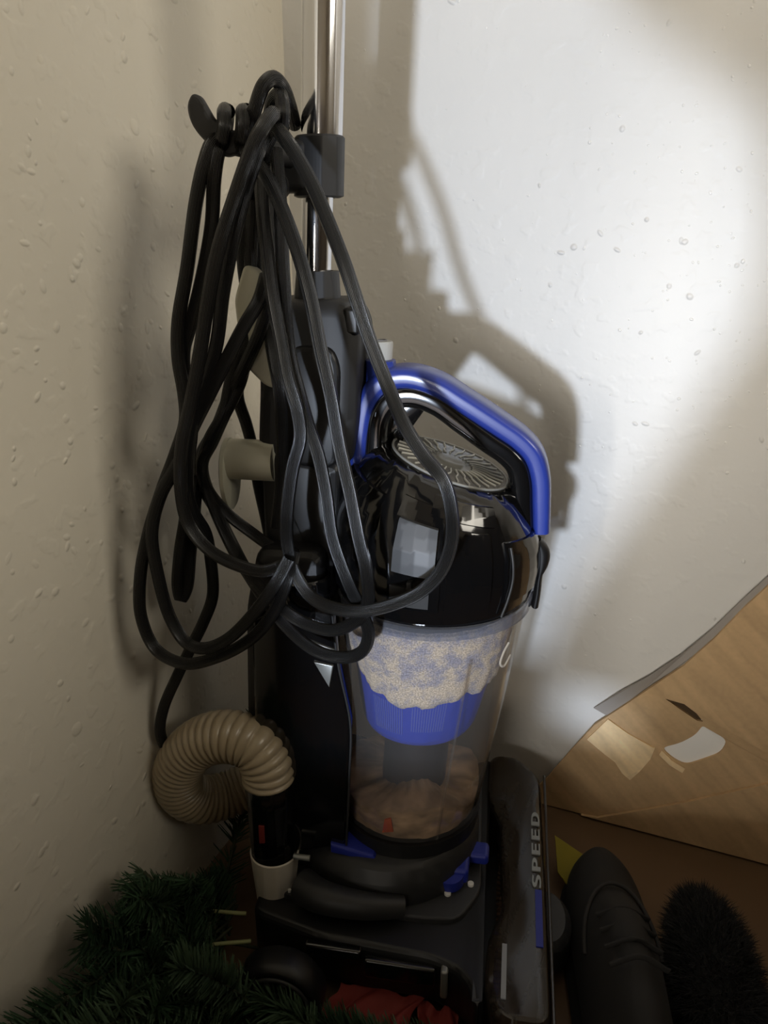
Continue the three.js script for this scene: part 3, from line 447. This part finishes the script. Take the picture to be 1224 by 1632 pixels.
// ---------------------------------------------------------------- folded artificial tree in the corner on the left
{
  const tree = thing('artificial_tree', 'dark green artificial pine branches heaped between the left wall and the vacuum', 'artificial tree', -0.17, 0, -0.5);
  const stemMat = std(0x31361f, 0.7), needleMats = [std(0x1f3a20, 0.8), std(0x244024, 0.8), std(0x41573e, 0.8)];
  const leftN = V(1, 0, 0).applyAxisAngle(V(0, 1, 0), roomTurn), treeWall = corner.clone().sub(tree.position);
  const inTheWay = p => { const q = p.clone().add(tree.position).sub(vac.position).applyAxisAngle(V(0, 1, 0), -vac.rotation.y); return (q.x > -0.075 && q.z < 0.15 && (q.y > 0.02 || q.z < 0.12)) || (q.x > -0.15 && q.z > 0.03 && q.y > 0.075 + 0.75 * (q.z - 0.06)); };
  function branch(from, to, sag, count, len) {
    const a = V(from), b = V(to), mid = a.clone().lerp(b, 0.5).add(V(0, sag, 0));
    const c = new THREE.QuadraticBezierCurve3(a, mid, b);
    if (inTheWay(b)) return;
    const stem = mesh('branch', new THREE.TubeGeometry(c, 14, 0.0016, 6), stemMat, tree);
    const pos = []; let kept = 0;
    for (let i = 0; i < count; i++) {
      const t = 0.12 + 0.88 * rnd(), p = c.getPoint(t), d = c.getTangent(t), r = V(rr(-1, 1), rr(-1, 1), rr(-1, 1)).normalize();
      const side = r.addScaledVector(d, -r.dot(d)).normalize(), dir = side.multiplyScalar(0.85).addScaledVector(d, 0.55).normalize(), L = len * rr(0.7, 1.15);
      const w = dir.clone().cross(V(rr(-1, 1), rr(-1, 1), rr(-1, 1))).normalize().multiplyScalar(0.0009), e = p.clone().addScaledVector(dir, L); const out = e.clone().sub(treeWall).dot(leftN); if (out < 0.004) e.addScaledVector(leftN, 0.004 - out);
      const q = p.clone().addScaledVector(dir, L * 0.9);
      if (inTheWay(p) || inTheWay(e)) continue;
      kept++;
      for (const v of [p.clone().add(w), p.clone().sub(w), q.clone().sub(w), p.clone().add(w), q.clone().sub(w), e]) pos.push(v.x, Math.max(v.y, 0.0015), v.z);
    }
    if (kept < count * 0.45) { tree.remove(stem); return; }
    const g = new THREE.BufferGeometry(); g.setAttribute('position', new THREE.Float32BufferAttribute(pos, 3)); g.computeVertexNormals();
    const n = mesh('needles', g, needleMats[Math.floor(rnd() * 3)], stem); n.userData.kind = 'stuff';
  }
  // world positions less the tree's own
  const W = (x, y, z) => [x + 0.17, y, z + 0.5];
  const starts = [[-0.125, 0.03, -0.46], [-0.135, 0.02, -0.44], [-0.13, 0.03, -0.48], [-0.15, 0.05, -0.52], [-0.15, 0.03, -0.55]];
  for (let i = 0; i < 110; i++) {
    const s = starts[i % 5].map(v => v + rr(-0.02, 0.02)), q = 0.16 + 0.42 * ((i * 0.618) % 1), off = rr(0.035, 0.11), w = room(off, 0, q);
    const top = 0.245 - 0.11 * THREE.MathUtils.smoothstep(q, 0.32, 0.42);
    branch(W(...s), W(w.x, Math.max(0.025, top * Math.sqrt(rnd()) * (1.15 - off * 3.5)), w.z), rr(0.0, 0.02), 560, 0.024);
  }
  for (const [a, b] of [[[-0.118, 0.05, -0.51], [-0.2, 0.055, -0.485]], [[-0.116, 0.05, -0.469], [-0.2, 0.05, -0.471]], [[-0.125, 0.06, -0.53], [-0.21, 0.06, -0.52]]]) mesh('bare_stem', sweep([W(...a), W((a[0] + b[0]) / 2, a[1] + 0.008, (a[2] + b[2]) / 2), W(...b)], 0.0018, 0.0018, 20, 8), std(0x8a8d5e, 0.7), tree);
  for (let i = 0; i < 16; i++) { const x = rr(-0.2, -0.06), z = rr(-0.5, -0.36); branch(W(x + rr(0.02, 0.08), rr(0.012, 0.03), z + rr(-0.05, 0.05)), W(x - rr(0.03, 0.1), rr(0.015, 0.05), z + rr(-0.04, 0.06)), 0.012, 460, 0.024); }
  for (let i = 0; i < 10; i++) { const x = rr(-0.05, 0.06), z = rr(-0.45, -0.38); branch(W(x + rr(0.03, 0.07), rr(0.01, 0.02), z + rr(-0.03, 0.03)), W(x - rr(0.03, 0.07), rr(0.01, 0.03), z + rr(-0.03, 0.03)), 0.006, 420, 0.022); }
}

// ---------------------------------------------------------------- small things around the vacuum
const fromVac = (x, y, z) => V(x, y, z).applyAxisAngle(V(0, 1, 0), vac.rotation.y).add(vac.position);
{
  const p = fromVac(0.075, 0, 0.15), cloth = thing('red_cloth', 'crumpled red cloth lying on the floor under the side of the vacuum head', 'cloth', p.x, 0, p.z, vac.rotation.y);
  const fold = (x0, x1, z0, z1, h, ph) => gridGeometry(40, 24, (u, v) => V(x0 + (x1 - x0) * u + 0.006 * Math.sin(v * 7 + ph), 0.004 + (1 - v) * h + 0.007 * Math.sin(u * 13 + ph + v * 3) * (0.4 + v) + 0.006 * (1 + fbm(u * 4, v * 4, ph)), z0 + (z1 - z0) * v + 0.005 * Math.sin(u * 9 + ph)));
  mesh('cloth_fold', fold(-0.045, 0.03, -0.03, 0.025, 0.012, 1.2), M.red, cloth);
  mesh('cloth_fold', fold(0.035, 0.07, -0.02, 0.05, 0.012, 4.1), M.red, cloth);
}
function shoe(name, label, x, z, turn) {
  const p = fromVac(x, 0, z), s = thing(name, label, 'shoe', p.x, 0.0065, p.z, vac.rotation.y + turn);
  // length runs along z: toe at -0.14, heel at 0.14
  const outline = t => { const k = Math.max(0, 1 - Math.abs(2 * t - 1) ** 4.5) ** 0.5; return k * (0.043 - 0.007 * t); };
  const body = (y0, yTop, grow) => gridGeometry(40, 48, (u, v) => {
    const t = 0.5 - 0.5 * Math.cos(v * Math.PI), w = Math.max(outline(t) + grow, 0.0005), a = u * Math.PI * 2, ht = yTop(t), c = Math.cos(a), q = Math.sin(a);
    return V(Math.sign(c) * Math.abs(c) ** 0.8 * w * (q > 0 ? 1 - 0.32 * q : 1), y0 + (q > 0 ? Math.abs(q) ** 0.8 * (ht - y0) * Math.min(1, outline(t) / 0.036) ** 0.7 : 0), -0.14 + 0.28 * t);
  }, true);
  mesh('sole', body(0.001, () => 0.026, 0.002), std(0x100f0f, 0.8), s);
  mesh('upper', body(0.02, t => 0.05 + 0.05 * THREE.MathUtils.smoothstep(t, 0.15, 0.6), -0.003), std(0x191715, 0.85), s);
  mesh('toe_seam', sweep(Array.from({ length: 13 }, (_, i) => { const a = Math.PI * i / 12; return [0.032 * Math.cos(a), 0.058 + 0.012 * Math.sin(a) - 0.004, 0.01 - 0.07 * Math.sin(a)]; }), 0.002, 0.002, 40, 8), std(0x1f1c1a, 0.8), s);
  for (let k = 0; k < 4; k++) mesh('lace', sweep([[-0.022, 0.078 + k * 0.007, -0.01 + k * 0.022], [0, 0.086 + k * 0.0075, -0.012 + k * 0.022], [0.022, 0.078 + k * 0.007, -0.01 + k * 0.022]], 0.003, 0.0014, 16, 8), std(0x1e1c1b, 0.9), s);
  mesh('tag', box(0.005, 0.0025, 0.018, 0.003, 0.088, 0.004, 0.001), M.orange, s);
}
shoe('sneaker', 'dark grey sneaker with a small orange tag on the floor right of the vacuum', 0.274, 0.082, 0.04);
{
  const p = fromVac(0.348, 0, 0.094), fur = thing('fluffy_slipper', 'fluffy black furry slipper beside the dark grey sneaker', 'slipper', p.x, 0.0065, p.z, vac.rotation.y);
  const core = gridGeometry(40, 24, (u, v) => { const a = u * Math.PI * 2, b = v * Math.PI; return V(0.032 * Math.cos(a) * Math.sin(b), 0.044 + 0.042 * Math.cos(b), 0.085 * Math.sin(a) * Math.sin(b)); }, true);
  const c = mesh('slipper_body', core, std(0x0c0b0b, 0.95), fur), pos = [];
  for (let i = 0; i < 9000; i++) {
    const a = rr(0, Math.PI * 2), b = Math.acos(rr(-0.5, 1)), n = V(Math.cos(a) * Math.sin(b), Math.cos(b), Math.sin(a) * Math.sin(b)), q = V(0.031 * n.x, 0.044 + 0.041 * n.y, 0.084 * n.z), d = n.clone().add(V(rr(-0.6, 0.6), rr(-0.6, 0.3), rr(-0.6, 0.6))).normalize(), w = d.clone().cross(V(rr(-1, 1), rr(-1, 1), rr(-1, 1))).normalize().multiplyScalar(0.0006), e = q.clone().addScaledVector(d, rr(0.008, 0.018)); e.y = Math.max(e.y, 0.002);
    for (const v of [q.clone().add(w), q.clone().sub(w), e]) pos.push(v.x, v.y, v.z);
  }
  const g = new THREE.BufferGeometry(); g.setAttribute('position', new THREE.Float32BufferAttribute(pos, 3)); g.computeVertexNormals();
  mesh('fur', g, std(0x100f0f, 0.8), c).userData.kind = 'stuff';
}
{
  const p = fromVac(0.24, 0, -0.04), card = mesh('yellow_card', slab([[-0.012, 0.0], [0.004, -0.03], [0.024, 0.014], [-0.008, 0.04]], 0, 0.0015, 0.0004).rotateX(-1.25), M.yellow);
  card.position.set(p.x, 0.018, p.z); card.userData = { label: 'yellow paper card lying between the vacuum nozzle and the dark sneaker', category: 'card' };
}
renderer.render(scene, camera);
